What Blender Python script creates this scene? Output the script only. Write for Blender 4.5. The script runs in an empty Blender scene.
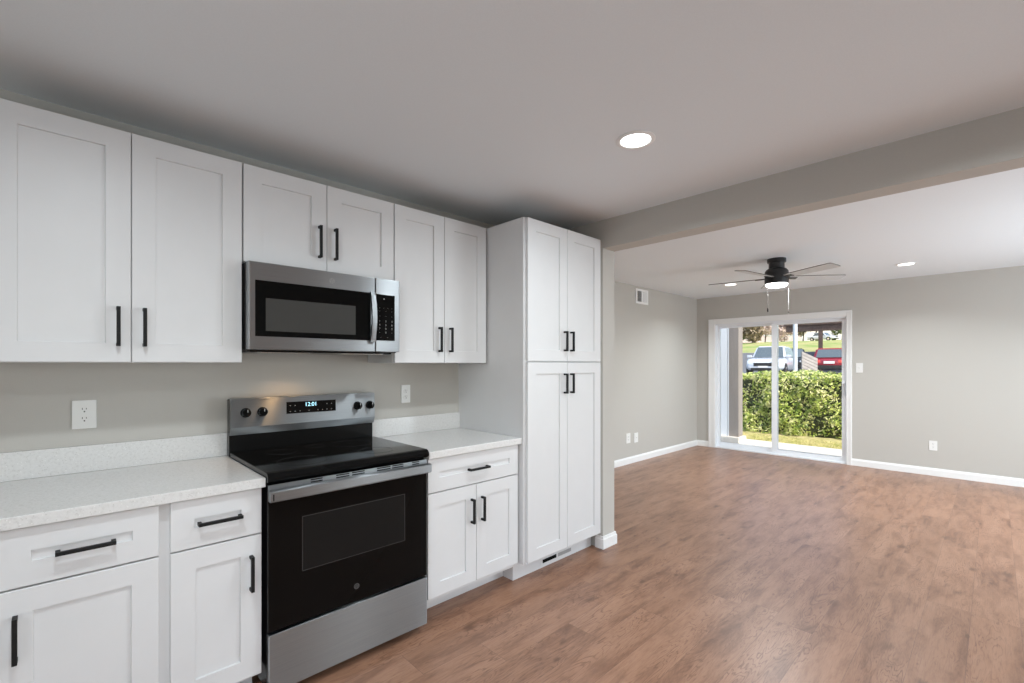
import bpy, bmesh, math, random
from mathutils import Vector, Matrix
random.seed(7)
R = math.radians
sc = bpy.context.scene
col = sc.collection

# ------------------------------------------------------------------ camera
cam_d = bpy.data.cameras.new('camera'); cam = bpy.data.objects.new('camera', cam_d); col.objects.link(cam)
cam.location = (-0.57, -2.674, 1.37)
cam.rotation_euler = (R(90), 0, R(46.169 - 90))
cam_d.sensor_width = 36; cam_d.lens = 462.97 / 1024 * 36
cam_d.shift_y = (364.16 - 341.5) / 1024
cam_d.clip_start = 0.03; cam_d.clip_end = 300
sc.camera = cam
# ------------------------------------------------------------------ sky, sun, exposure
sc.view_settings.view_transform = 'Standard'; sc.view_settings.look = 'None'
sc.view_settings.gamma = 1; sc.view_settings.use_curve_mapping = False
sc.view_settings.exposure = 0.06
sc.cycles.use_denoising = True
sc.cycles.max_bounces = 14; sc.cycles.diffuse_bounces = 8; sc.cycles.transparent_max_bounces = 16
sc.cycles.sample_clamp_indirect = 6
w = bpy.data.worlds.new('world'); sc.world = w; w.use_nodes = True
nt = w.node_tree; nt.nodes.clear()
sky = nt.nodes.new('ShaderNodeTexSky'); sky.sky_type = 'NISHITA'; sky.sun_disc = False
sky.sun_elevation = R(48); sky.sun_rotation = R(200); sky.air_density = 1.0; sky.dust_density = 2.5; sky.ozone_density = 1.0
bg = nt.nodes.new('ShaderNodeBackground'); bg.inputs[1].default_value = 0.36
wo = nt.nodes.new('ShaderNodeOutputWorld')
nt.links.new(sky.outputs[0], bg.inputs[0]); nt.links.new(bg.outputs[0], wo.inputs[0])
sun_d = bpy.data.lights.new('sun', 'SUN'); sun_d.energy = 4.6; sun_d.angle = R(0.6); sun_d.color = (1, 0.95, 0.86)
sun = bpy.data.objects.new('sun', sun_d); col.objects.link(sun); sun.location = (5, -8, 12)
sun.rotation_euler = Vector((0.24, 0.60, -0.76)).to_track_quat('-Z', 'Y').to_euler()
KITCHEN_W, LIVING_W, FAN_W = 11.8, 12.5, 22.0      # recessed downlights of the two rooms, fan light kit
FILL_TINT = (0.80, 0.915, 1.0); LAMP = (0.87, 0.955, 1.0)
# fill lamps in added, unseen windows behind and right of the camera (name, wall, from, to, z0, z1, watts)
ADDED_WINDOWS = [('added_window_1', 'right', -1.45, 0.6, 0.10, 2.10, 10.0), ('added_window_2', 'right', 3.5, 6.2, 0.10, 2.10, 92.0), ('added_window_3', 'rear', -3.9, -1.5, 0.60, 2.10, 11.0)]
for (wn_, wall_, a_, b_, c_, d_, p_) in ADDED_WINDOWS:
    l = bpy.data.lights.new('added_fill_light', 'AREA'); l.shape = 'RECTANGLE'; l.size = b_ - a_ - .16; l.size_y = d_ - c_ - .16  # added fill lamp, brightens ceiling and living room
    l.energy = p_; l.color = FILL_TINT
    o = bpy.data.objects.new('added_fill_light', l); col.objects.link(o)
    if wall_ == 'right': o.location = ((a_ + b_) / 2, -4.67, (c_ + d_) / 2); o.rotation_euler = (R(90), 0, 0)
    else: o.location = (-1.67, (a_ + b_) / 2, (c_ + d_) / 2); o.rotation_euler = (R(90), 0, R(-90))

# ------------------------------------------------------------------ materials
def mat(name, color, rough=0.5, metal=0.0, **kw):
    m = bpy.data.materials.new(name); m.use_nodes = True
    b = m.node_tree.nodes['Principled BSDF']
    b.inputs['Base Color'].default_value = (*color, 1); b.inputs['Roughness'].default_value = rough
    b.inputs['Metallic'].default_value = metal
    for k, v in kw.items(): b.inputs[k.replace('_', ' ')].default_value = v
    return m
class NG:
    def __init__(s, m): s.t = m.node_tree; s.b = s.t.nodes['Principled BSDF']
    def n(s, typ, **kw):
        x = s.t.nodes.new(typ)
        for k, v in kw.items(): setattr(x, k, v)
        return x
    def l(s, a, b): s.t.links.new(a, b)
    def math(s, op, a, b=None, clamp=False):
        x = s.n('ShaderNodeMath', operation=op, use_clamp=clamp)
        for i, v in enumerate((a, b)):
            if v is None: continue
            if isinstance(v, (int, float)): x.inputs[i].default_value = v
            else: s.l(v, x.inputs[i])
        return x.outputs[0]
    def ramp(s, fac, stops):
        x = s.n('ShaderNodeValToRGB'); e = x.color_ramp.elements
        while len(e) < len(stops): e.new(0.5)
        for i, (p, c) in enumerate(stops): e[i].position = p; e[i].color = (*c, 1)
        s.l(fac, x.inputs[0]); return x.outputs[0]
    def noise(s, vec, scale, detail=3, rough=0.55, dist=0.0):
        x = s.n('ShaderNodeTexNoise'); x.inputs['Scale'].default_value = scale; x.inputs['Detail'].default_value = detail
        x.inputs['Roughness'].default_value = rough; x.inputs['Distortion'].default_value = dist
        if vec is not None: s.l(vec, x.inputs['Vector'])
        return x.outputs['Fac']
    def mix(s, fac, a, b, mode='MIX'):
        x = s.n('ShaderNodeMix', data_type='RGBA', blend_type=mode)
        for i, v in ((0, fac), (6, a), (7, b)):
            if isinstance(v, (int, float)): x.inputs[i].default_value = v
            elif isinstance(v, tuple): x.inputs[i].default_value = (*v, 1)
            else: s.l(v, x.inputs[i])
        return x.outputs[2]
    def obj(s): return s.n('ShaderNodeTexCoord').outputs['Object']
    def pos(s): return s.n('ShaderNodeNewGeometry').outputs['Position']
    def vscale(s, v, sx, sy, sz):
        x = s.n('ShaderNodeMapping'); x.inputs['Scale'].default_value = (sx, sy, sz); s.l(v, x.inputs['Vector']); return x.outputs[0]
    def bump(s, h, strength, dist=0.002):
        x = s.n('ShaderNodeBump'); x.inputs['Strength'].default_value = strength; x.inputs['Distance'].default_value = dist
        s.l(h, x.inputs['Height']); s.l(x.outputs[0], s.b.inputs['Normal'])
def noisy(name, c1, c2, scale, rough=0.6, bump=0.0, detail=4, aniso=(1, 1, 1), lo=0.35, hi=0.65, metal=0.0):
    m = mat(name, c1, rough, metal); g = NG(m)
    f = g.noise(g.vscale(g.pos(), *aniso), scale, detail)
    g.l(g.ramp(f, [(lo, c1), (hi, c2)]), g.b.inputs['Base Color'])
    if bump: g.bump(f, bump)
    return m
M = {}
M['cab'] = noisy('cabinet_white', (0.675, 0.675, 0.678), (0.69, 0.69, 0.693), 6, 0.42)
M['ply'] = noisy('raw_plywood', (0.24, 0.18, 0.12), (0.32, 0.24, 0.16), 5, 0.8, aniso=(.2, 1, 1))
M['wall'] = noisy('wall_paint', (0.50, 0.48, 0.443), (0.515, 0.495, 0.457), 260, 0.75, 0.05)
M['ceil'] = noisy('ceiling_paint', (0.79, 0.83, 0.86), (0.81, 0.85, 0.88), 180, 0.85, 0.06)
M['trim'] = mat('trim_white', (0.84, 0.84, 0.83), 0.35)
M['vinyl'] = mat('vinyl_white', (0.82, 0.84, 0.87), 0.3)
M['plate'] = mat('plate_white', (0.80, 0.80, 0.78), 0.3)
M['slot'] = mat('slot_dark', (0.01, 0.01, 0.01), 0.9, Specular_IOR_Level=0.0)
M['black'] = mat('matte_black', (0.008, 0.008, 0.008), 0.5, Specular_IOR_Level=0.25)
M['pane_far'] = mat('far_window', (0.34, 0.32, 0.32), 0.2)
M['bglass'] = mat('black_glass', (0.004, 0.004, 0.004), 0.06, Specular_IOR_Level=0.13)
M['window_glass'] = mat('oven_window_glass', (0.010, 0.010, 0.010), 0.14, Specular_IOR_Level=0.15)
M['mwin'] = mat('microwave_window', (0.05, 0.049, 0.046), 0.25, Specular_IOR_Level=0.25)
M['enamel'] = mat('black_enamel', (0.006, 0.006, 0.006), 0.18, Specular_IOR_Level=0.25)
M['ring'] = mat('burner_mark', (0.04, 0.04, 0.04), 0.2)
M['grey_mark'] = mat('grey_print', (0.33, 0.33, 0.33), 0.4)
M['emblem_pale'] = mat('emblem_pale', (0.46, 0.46, 0.46), 0.4)
M['emblem_dark'] = mat('emblem_dark', (0.025, 0.025, 0.025), 0.5)
M['emblem_grey'] = mat('emblem_grey', (0.10, 0.10, 0.10), 0.5)
M['white_mark'] = mat('white_print', (0.7, 0.7, 0.7), 0.4)
M['fanmetal'] = mat('fan_black', (0.012, 0.012, 0.013), 0.38)
M['blade'] = noisy('blade_pale_grey', (0.58, 0.60, 0.62), (0.62, 0.64, 0.66), 8, 0.45)
M['blade_edge_shade'] = mat('blade_edge_shade', (0.10, 0.095, 0.09), 0.6)  # dark tone carries the shade on blades seen edge-on
M['chain'] = mat('chain_metal', (0.22, 0.21, 0.20), 0.5)
M['fob'] = mat('fob_dark', (0.05, 0.04, 0.035), 0.4)
M['chrome'] = mat('chrome', (0.75, 0.75, 0.75), 0.15, 1.0)
def steel():
    m = mat('brushed_steel', (0.3, 0.3, 0.3), 0.42, 1.0); g = NG(m)
    f = g.noise(g.vscale(g.pos(), 1.5, 40, 420), 3, 2)
    g.l(g.ramp(f, [(0.3, (0.33, 0.35, 0.365)), (0.7, (0.39, 0.41, 0.425))]), g.b.inputs['Base Color'])
    g.b.inputs['Anisotropic'].default_value = 0.95
    g.b.inputs['Anisotropic Rotation'].default_value = 0.25
    tg = g.n('ShaderNodeTangent', direction_type='RADIAL', axis='Z'); g.l(tg.outputs[0], g.b.inputs['Tangent'])
    return m
M['steel'] = steel()
def emit(name, color, strength):
    m = bpy.data.materials.new(name); m.use_nodes = True; t = m.node_tree; t.nodes.clear()
    e = t.nodes.new('ShaderNodeEmission'); e.inputs[0].default_value = (*color, 1); e.inputs[1].default_value = strength
    o = t.nodes.new('ShaderNodeOutputMaterial'); t.links.new(e.outputs[0], o.inputs[0]); return m
M['lamp'] = emit('lamp_diffuser', (1, 0.98, 0.95), 6)
M['warmlamp'] = emit('warm_bulb', (1, 0.62, 0.3), 8)
M['digits'] = emit('display_digits', (0.45, 0.85, 1.0), 2.2)
def glass():
    m = bpy.data.materials.new('pane_glass'); m.use_nodes = True; t = m.node_tree; t.nodes.clear()
    tr = t.nodes.new('ShaderNodeBsdfTransparent'); tr.inputs[0].default_value = (0.96, 0.97, 0.97, 1)
    gl = t.nodes.new('ShaderNodeBsdfGlossy'); gl.inputs['Roughness'].default_value = 0.01
    fr = t.nodes.new('ShaderNodeFresnel'); fr.inputs[0].default_value = 1.35
    mx = t.nodes.new('ShaderNodeMixShader'); o = t.nodes.new('ShaderNodeOutputMaterial')
    t.links.new(fr.outputs[0], mx.inputs[0]); t.links.new(tr.outputs[0], mx.inputs[1]); t.links.new(gl.outputs[0], mx.inputs[2])
    t.links.new(mx.outputs[0], o.inputs[0]); return m
M['glass'] = glass()
def quartz():
    m = mat('quartz', (0.8, 0.8, 0.8), 0.16); g = NG(m); p = g.pos()
    f1 = g.noise(p, 95, 3, 0.6)
    c = g.ramp(f1, [(0.30, (0.60, 0.585, 0.57)), (0.44, (0.67, 0.66, 0.645)), (0.7, (0.71, 0.70, 0.685))])
    v = g.n('ShaderNodeTexVoronoi'); v.inputs['Scale'].default_value = 160; g.l(p, v.inputs['Vector'])
    wn = g.n('ShaderNodeTexWhiteNoise'); g.l(v.outputs['Color'], wn.inputs['Vector'])
    near = g.math('LESS_THAN', v.outputs['Distance'], 0.30)
    pick = g.math('GREATER_THAN', wn.outputs['Value'], 0.80)
    c = g.mix(g.math('MULTIPLY', near, pick), c, (0.57, 0.555, 0.535))
    pick2 = g.math('LESS_THAN', wn.outputs['Value'], 0.10)
    c = g.mix(g.math('MULTIPLY', near, pick2), c, (0.78, 0.77, 0.755))
    g.l(c, g.b.inputs['Base Color']); return m
M['quartz'] = quartz()
def floor_mat():
    m = mat('oak_plank_floor', (0.4, 0.25, 0.17), 0.34); g = NG(m)
    W, L = 0.184, 1.22
    sp = g.n('ShaderNodeSeparateXYZ'); g.l(g.pos(), sp.inputs[0]); X, Y = sp.outputs[0], sp.outputs[1]
    yv = g.math('ADD', g.math('DIVIDE', Y, W), 50.06)
    row = g.math('FLOOR', yv); fy = g.math('SUBTRACT', yv, row)
    wr = g.n('ShaderNodeTexWhiteNoise', noise_dimensions='1D'); g.l(row, wr.inputs['W'])
    xv = g.math('ADD', g.math('DIVIDE', X, L), g.math('ADD', wr.outputs['Value'], 20))
    cl = g.math('FLOOR', xv); fx = g.math('SUBTRACT', xv, cl)
    cb = g.n('ShaderNodeCombineXYZ'); g.l(row, cb.inputs[0]); g.l(cl, cb.inputs[1])
    wn = g.n('ShaderNodeTexWhiteNoise', noise_dimensions='3D'); g.l(cb.outputs[0], wn.inputs['Vector']); pid = wn.outputs['Value']
    # grain coordinates, shifted per plank
    def coords(sx, sy, k):
        gc = g.n('ShaderNodeCombineXYZ'); g.l(g.math('MULTIPLY', X, sx), gc.inputs[0]); g.l(g.math('MULTIPLY', Y, sy), gc.inputs[1]); g.l(g.math('MULTIPLY', pid, k), gc.inputs[2]); return gc.outputs[0]
    f1 = g.noise(coords(1.0, 4.2, 37.0), 2.8, 6, 0.66, 0.35)                  # smoky patches
    f2 = g.noise(coords(5.0, 80.0, 91.0), 2.5, 4, 0.7, 0.2)                  # fine pores
    rn = g.noise(coords(1.0, 6.5, 53.0), 1.25, 3, 0.55, 0.5)
    ring = g.math('FRACT', g.math('MULTIPLY', rn, 24.0)); ring = g.math('ABSOLUTE', g.math('SUBTRACT', ring, 0.5))
    jag = g.math('ADD', ring, g.math('MULTIPLY', g.math('SUBTRACT', f2, 0.5), 0.5))   # cathedral lines broken up by pores
    base = g.ramp(f1, [(0.26, (0.165, 0.078, 0.045)), (0.41, (0.320, 0.172, 0.102)), (0.52, (0.420, 0.236, 0.143)), (0.62, (0.455, 0.262, 0.162)), (0.85, (0.53, 0.32, 0.21))])
    c = g.mix(g.math('MULTIPLY', g.math('SUBTRACT', 0.52, f2, True), 2.4, True), base, (0.235, 0.118, 0.070))
    m1 = g.math('MULTIPLY', g.math('SUBTRACT', 0.18, jag, True), 4.0, True)
    m2 = g.math('MULTIPLY', g.math('SUBTRACT', g.noise(coords(1.0, 3.0, 71.0), 1.6, 2), 0.40, True), 5.0, True)
    c = g.mix(g.math('MULTIPLY', m1, m2), c, (0.19, 0.09, 0.052))
    tone = g.ramp(pid, [(0.0, (0.74, 0.695, 0.70)), (0.5, (0.80, 0.755, 0.765)), (1.0, (0.845, 0.81, 0.83))])
    c = g.mix(1.0, c, tone, 'MULTIPLY')
    for sc_, thr, amt in ((3.1, 0.19, 6.0), (6.0, 0.13, 9.0)):               # knots and smudges
        kv = g.n('ShaderNodeTexVoronoi'); kv.inputs['Scale'].default_value = sc_; g.l(g.vscale(g.pos(), 1, 1.9, 1), kv.inputs['Vector'])
        kw = g.n('ShaderNodeTexWhiteNoise'); g.l(kv.outputs['Color'], kw.inputs['Vector'])
        kd = g.math('ADD', kv.outputs['Distance'], g.math('MULTIPLY', g.math('SUBTRACT', f1, 0.5), 0.5))
        kd = g.math('ADD', kd, g.math('MULTIPLY', g.math('SUBTRACT', f2, 0.5), 0.15))
        k_ = g.math('MULTIPLY', g.math('MULTIPLY', g.math('SUBTRACT', thr, kd, True), amt, True), g.math('GREATER_THAN', kw.outputs['Value'], 0.55))
        c = g.mix(g.math('MULTIPLY', k_, 0.85), c, (0.13, 0.062, 0.036))
    seam = g.math('MAXIMUM', g.math('LESS_THAN', fy, 0.013), g.math('LESS_THAN', fx, 0.0022))
    c = g.mix(g.math('MULTIPLY', seam, 0.55), c, (0.15, 0.08, 0.055))
    g.l(c, g.b.inputs['Base Color'])
    g.l(g.math('ADD', g.math('MULTIPLY', f2, 0.14), 0.28), g.b.inputs['Roughness'])
    g.b.inputs['Specular IOR Level'].default_value = 0.55
    h = g.math('SUBTRACT', g.math('MULTIPLY', f2, 0.25), seam)
    g.bump(h, 0.10, 0.0015)
    return m
M['floor'] = floor_mat()
M['concrete'] = noisy('patio_concrete', (0.62, 0.58, 0.52), (0.70, 0.66, 0.60), 9, 0.85, 0.2)
M['lawn'] = noisy('lawn_ground', (0.34, 0.32, 0.12), (0.56, 0.48, 0.24), 5, 0.95, 0.4)
M['grass'] = noisy('grass_blades', (0.40, 0.42, 0.12), (0.66, 0.58, 0.28), 4, 0.8)
M['bank'] = noisy('bank_grass', (0.20, 0.28, 0.06), (0.40, 0.36, 0.15), 0.5, 0.95)
M['asphalt'] = noisy('asphalt', (0.11, 0.115, 0.125), (0.15, 0.155, 0.165), 3, 0.9)
M['taupe'] = noisy('taupe_paint', (0.27, 0.235, 0.21), (0.31, 0.275, 0.25), 12, 0.7, aniso=(1, 1, 0.1))
M['house'] = noisy('pale_siding', (0.62, 0.50, 0.46), (0.68, 0.57, 0.53), 0.8, 0.8)
M['house2'] = noisy('cream_siding', (0.68, 0.62, 0.55), (0.74, 0.69, 0.63), 0.8, 0.8)
M['roof'] = noisy('roof_shingle', (0.17, 0.12, 0.10), (0.24, 0.18, 0.15), 2, 0.9)
M['brown'] = noisy('carport_brown', (0.085, 0.055, 0.042), (0.12, 0.08, 0.062), 3, 0.7)
M['bark'] = noisy('bark', (0.10, 0.075, 0.06), (0.18, 0.14, 0.11), 8, 0.95)
M['galv'] = mat('pale_post_paint', (0.60, 0.64, 0.70), 0.45)
M['slat'] = noisy('pale_boards', (0.34, 0.31, 0.28), (0.42, 0.385, 0.35), 5, 0.8)
M['carwhite'] = mat('car_white', (0.58, 0.62, 0.68), 0.25, 0.0, Coat_Weight=0.6)
M['carred'] = mat('car_red', (0.27, 0.018, 0.03), 0.25, 0.0, Coat_Weight=0.6)
M['cardark'] = mat('car_dark', (0.03, 0.035, 0.045), 0.25, 0.0, Coat_Weight=0.6)
M['carglass'] = mat('car_glass', (0.10, 0.13, 0.15), 0.08)
M['tyre'] = mat('tyre', (0.02, 0.02, 0.02), 0.8)
M['lens'] = mat('head_lens', (0.75, 0.8, 0.85), 0.12)
M['taillens'] = mat('tail_lens', (0.75, 0.10, 0.08), 0.15)
def leaf_mat(name, stops, scale):
    m = mat(name, stops[0][1], 0.45); g = NG(m)
    v = g.n('ShaderNodeTexVoronoi'); v.inputs['Scale'].default_value = scale; g.l(g.pos(), v.inputs['Vector'])
    wn = g.n('ShaderNodeTexWhiteNoise'); g.l(v.outputs['Color'], wn.inputs['Vector'])
    g.l(g.ramp(wn.outputs['Value'], stops), g.b.inputs['Base Color'])
    g.b.inputs['Transmission Weight'].default_value = 0.0
    return m
M['hedge'] = leaf_mat('hedge_leaf', [(0, (0.07, 0.13, 0.02)), (0.30, (0.27, 0.37, 0.05)), (0.65, (0.50, 0.56, 0.12)), (1, (0.80, 0.76, 0.40))], 14)
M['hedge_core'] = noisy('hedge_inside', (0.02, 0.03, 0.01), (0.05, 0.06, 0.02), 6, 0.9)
M['tree_g'] = leaf_mat('tree_leaf', [(0, (0.06, 0.09, 0.03)), (0.5, (0.14, 0.17, 0.06)), (1, (0.26, 0.26, 0.12))], 3)
M['tree_p'] = leaf_mat('tree_blossom', [(0, (0.32, 0.22, 0.18)), (0.5, (0.50, 0.38, 0.33)), (1, (0.70, 0.56, 0.50))], 3)
M['tree_b'] = leaf_mat('tree_brown', [(0, (0.16, 0.12, 0.07)), (0.5, (0.28, 0.21, 0.13)), (1, (0.42, 0.33, 0.22))], 3)

# ------------------------------------------------------------------ builders
ORG = {}
def link(o): col.objects.link(o); return o
def tag(o, label=None, cat=None, group=None, kind=None):
    for k, v in (('label', label), ('category', cat), ('group', group), ('kind', kind)):
        if v: o[k] = v
    return o
def thing(name, label, cat, loc=(0, 0, 0), rz=0.0, group=None, kind=None):
    o = link(bpy.data.objects.new(name, None)); o.location = loc; o.rotation_euler = (0, 0, rz)
    o.empty_display_size = 0.1
    ORG[o] = Vector(loc) if not rz else None
    return tag(o, label, cat, group, kind)
class MB:
    def __init__(s): s.bm = bmesh.new()
    def _merge(s, b):
        me = bpy.data.meshes.new('t'); b.to_mesh(me); b.free(); s.bm.from_mesh(me); bpy.data.meshes.remove(me); return s
    def box(s, x0, x1, y0, y1, z0, z1, bev=0.0, seg=2, rot=None):
        b = bmesh.new(); bmesh.ops.create_cube(b, size=1)
        dx, dy, dz = abs(x1 - x0), abs(y1 - y0), abs(z1 - z0)
        for v in b.verts: v.co = Vector((v.co.x * dx, v.co.y * dy, v.co.z * dz))
        if bev: bmesh.ops.bevel(b, geom=b.edges[:], offset=min(bev, 0.45 * min(dx, dy, dz)), segments=seg, affect='EDGES', profile=0.7)
        if rot is not None: bmesh.ops.rotate(b, verts=b.verts, cent=(0, 0, 0), matrix=rot)
        bmesh.ops.translate(b, verts=b.verts, vec=((x0 + x1) / 2, (y0 + y1) / 2, (z0 + z1) / 2))
        return s._merge(b)
    def lathe(s, prof, c=(0, 0, 0), axis='z', n=32):
        # prof: list of (radius, height) along axis
        b = bmesh.new(); rings = []
        for r, h in prof:
            if r < 1e-6: rings.append([b.verts.new((0, 0, h))])
            else: rings.append([b.verts.new((r * math.cos(2 * math.pi * k / n), r * math.sin(2 * math.pi * k / n), h)) for k in range(n)])
        for a, d in zip(rings, rings[1:]):
            for k in range(n):
                k2 = (k + 1) % n
                if len(a) == 1 and len(d) == 1: continue
                if len(a) == 1: b.faces.new((a[0], d[k2], d[k]))
                elif len(d) == 1: b.faces.new((a[k], a[k2], d[0]))
                else: b.faces.new((a[k], a[k2], d[k2], d[k]))
        bmesh.ops.recalc_face_normals(b, faces=b.faces)
        if axis == 'x': bmesh.ops.rotate(b, verts=b.verts, cent=(0, 0, 0), matrix=Matrix.Rotation(R(90), 3, 'Y'))
        if axis == 'y': bmesh.ops.rotate(b, verts=b.verts, cent=(0, 0, 0), matrix=Matrix.Rotation(R(90), 3, 'X'))   # height -> -y
        bmesh.ops.translate(b, verts=b.verts, vec=c); return s._merge(b)
    def tube(s, pts, r, n=8, r2=None):
        b = bmesh.new(); rings = []; pts = [Vector(p) for p in pts]; N = len(pts)
        for i, p in enumerate(pts):
            d = (pts[min(i + 1, N - 1)] - pts[max(i - 1, 0)]).normalized()
            a = d.cross(Vector((0, 0, 1)))
            if a.length < 1e-3: a = d.cross(Vector((1, 0, 0)))
            a.normalize(); e = d.cross(a); rr = r if r2 is None else r + (r2 - r) * i / (N - 1)
            rings.append([b.verts.new(p + rr * (math.cos(2 * math.pi * k / n) * a + math.sin(2 * math.pi * k / n) * e)) for k in range(n)])
        for a, d in zip(rings, rings[1:]):
            for k in range(n): b.faces.new((a[k], a[(k + 1) % n], d[(k + 1) % n], d[k]))
        b.faces.new(rings[0][::-1]); b.faces.new(rings[-1])
        bmesh.ops.recalc_face_normals(b, faces=b.faces); return s._merge(b)
    def prism(s, poly, axis, a0, a1, bev=0.0):
        # extrude a 2D polygon along an axis ('x': poly in (y,z); 'y': poly in (x,z); 'z': poly in (x,y))
        b = bmesh.new()
        def P(u, v, a): return {'x': (a, u, v), 'y': (u, a, v), 'z': (u, v, a)}[axis]
        A = [b.verts.new(P(u, v, a0)) for u, v in poly]; B = [b.verts.new(P(u, v, a1)) for u, v in poly]
        n = len(poly); b.faces.new(A); b.faces.new(B[::-1])
        for k in range(n): b.faces.new((A[k], B[k], B[(k + 1) % n], A[(k + 1) % n]))
        bmesh.ops.recalc_face_normals(b, faces=b.faces)
        if bev: bmesh.ops.bevel(b, geom=b.edges[:], offset=bev, segments=2, affect='EDGES')
        return s._merge(b)
    def hexa(s, lo, hi, bev=0.0):
        # two quads of 4 points each joined
        b = bmesh.new(); A = [b.verts.new(p) for p in lo]; B = [b.verts.new(p) for p in hi]
        b.faces.new(A); b.faces.new(B[::-1])
        for k in range(4): b.faces.new((A[k], B[k], B[(k + 1) % 4], A[(k + 1) % 4]))
        bmesh.ops.recalc_face_normals(b, faces=b.faces)
        if bev: bmesh.ops.bevel(b, geom=b.edges[:], offset=bev, segments=2, affect='EDGES')
        return s._merge(b)
    def shaker(s, x0, x1, z0, z1, yf, th=0.02, wx=0.075, wz=0.073, dep=0.008):
        # door or drawer front facing -y; a flat frame around a recessed panel with a small slope
        b = bmesh.new(); e = 0.0015; c = 0.003
        def ring(i, j, y): return [b.verts.new(p) for p in ((x0 + i, y, z0 + j), (x1 - i, y, z0 + j), (x1 - i, y, z1 - j), (x0 + i, y, z1 - j))]
        rs = [ring(0, 0, yf + th), ring(0, 0, yf + e), ring(e, e, yf), ring(wx, wz, yf), ring(wx + c * 0.5, wz + c * 0.5, yf + dep)]
        b.faces.new(rs[0])
        for a, d in zip(rs, rs[1:]):
            for k in range(4): b.faces.new((a[k], a[(k + 1) % 4], d[(k + 1) % 4], d[k]))
        b.faces.new(rs[-1][::-1])
        bmesh.ops.recalc_face_normals(b, faces=b.faces); return s._merge(b)
    def text(s, body, size, fn):
        cu = bpy.data.curves.new('t', 'FONT'); cu.body = body; cu.size = size; cu.align_x = 'CENTER'; cu.align_y = 'CENTER'
        o = bpy.data.objects.new('t', cu); link(o); bpy.context.view_layer.update()
        me = bpy.data.meshes.new_from_object(o.evaluated_get(bpy.context.evaluated_depsgraph_get()))
        for v in me.vertices: v.co = Vector(fn(v.co.x, v.co.y))
        s.bm.from_mesh(me); bpy.data.meshes.remove(me); bpy.data.objects.remove(o); bpy.data.curves.remove(cu); return s
    def done(s, name, m, parent=None, smooth=False, local=False, label=None):
        me = bpy.data.meshes.new(name); s.bm.to_mesh(me); s.bm.free()
        o = link(bpy.data.objects.new(name, me)); me.materials.append(M[m] if isinstance(m, str) else m)
        org = Vector((0, 0, 0))
        if parent is not None:
            o.parent = parent
            p = ORG.get(parent)
            if not local and p is not None: me.transform(Matrix.Translation(-p)); org = p
            ORG[o] = None if (local or p is None) else p
        if smooth: me.shade_smooth() if smooth is True else me.set_sharp_from_angle(angle=R(smooth))
        if label: o['label'] = label
        return o
def smooth_angle(o, a=35):
    o.data.shade_smooth(); o.data.set_sharp_from_angle(angle=R(a)); return o
def struct(o): o['kind'] = 'structure'; return o

# ------------------------------------------------------------------ room shell
XB, YL, YR, XW, XD0, XD1 = 7.111, 0.81, -4.6, -1.6, 2.298, 2.447
ZK, ZL = 2.44, 2.468
YS = -0.661
struct(MB().box(XW - .1, XB + .02, YR - .1, YL + .1, -0.12, 0).done('floor', 'floor'))
c = MB().box(XW - .1, XD1, YR - .1, 0.12, ZK, 2.62)
c.box(XD1, XB + .15, YR - .1, YL + .12, ZL, 2.62); struct(c.done('ceiling', 'ceil'))
struct(MB().box(XW - .1, XD0, 0, 0.12, 0, ZK).done('wall_kitchen', 'wall'))
struct(MB().box(XD0, XD1, YS, YL + .12, 0, ZK).done('wall_stub', 'wall'))
struct(MB().box(XD0, XD1, YR, YS, 2.231, ZK).done('beam', 'wall'))
struct(MB().box(XD1, XB + .15, YL, YL + .12, 0, ZL).done('wall_left', 'wall'))
OY0, OY1, OZ = -1.29, 0.515, 2.035       # rough opening of the sliding door
wb = MB().box(XB, XB + .15, OY1, YL, 0, ZL); wb.box(XB, XB + .15, YR, OY0, 0, ZL); wb.box(XB, XB + .15, OY0, OY1, OZ, ZL)
struct(wb.done('wall_back', 'wall'))
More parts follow.
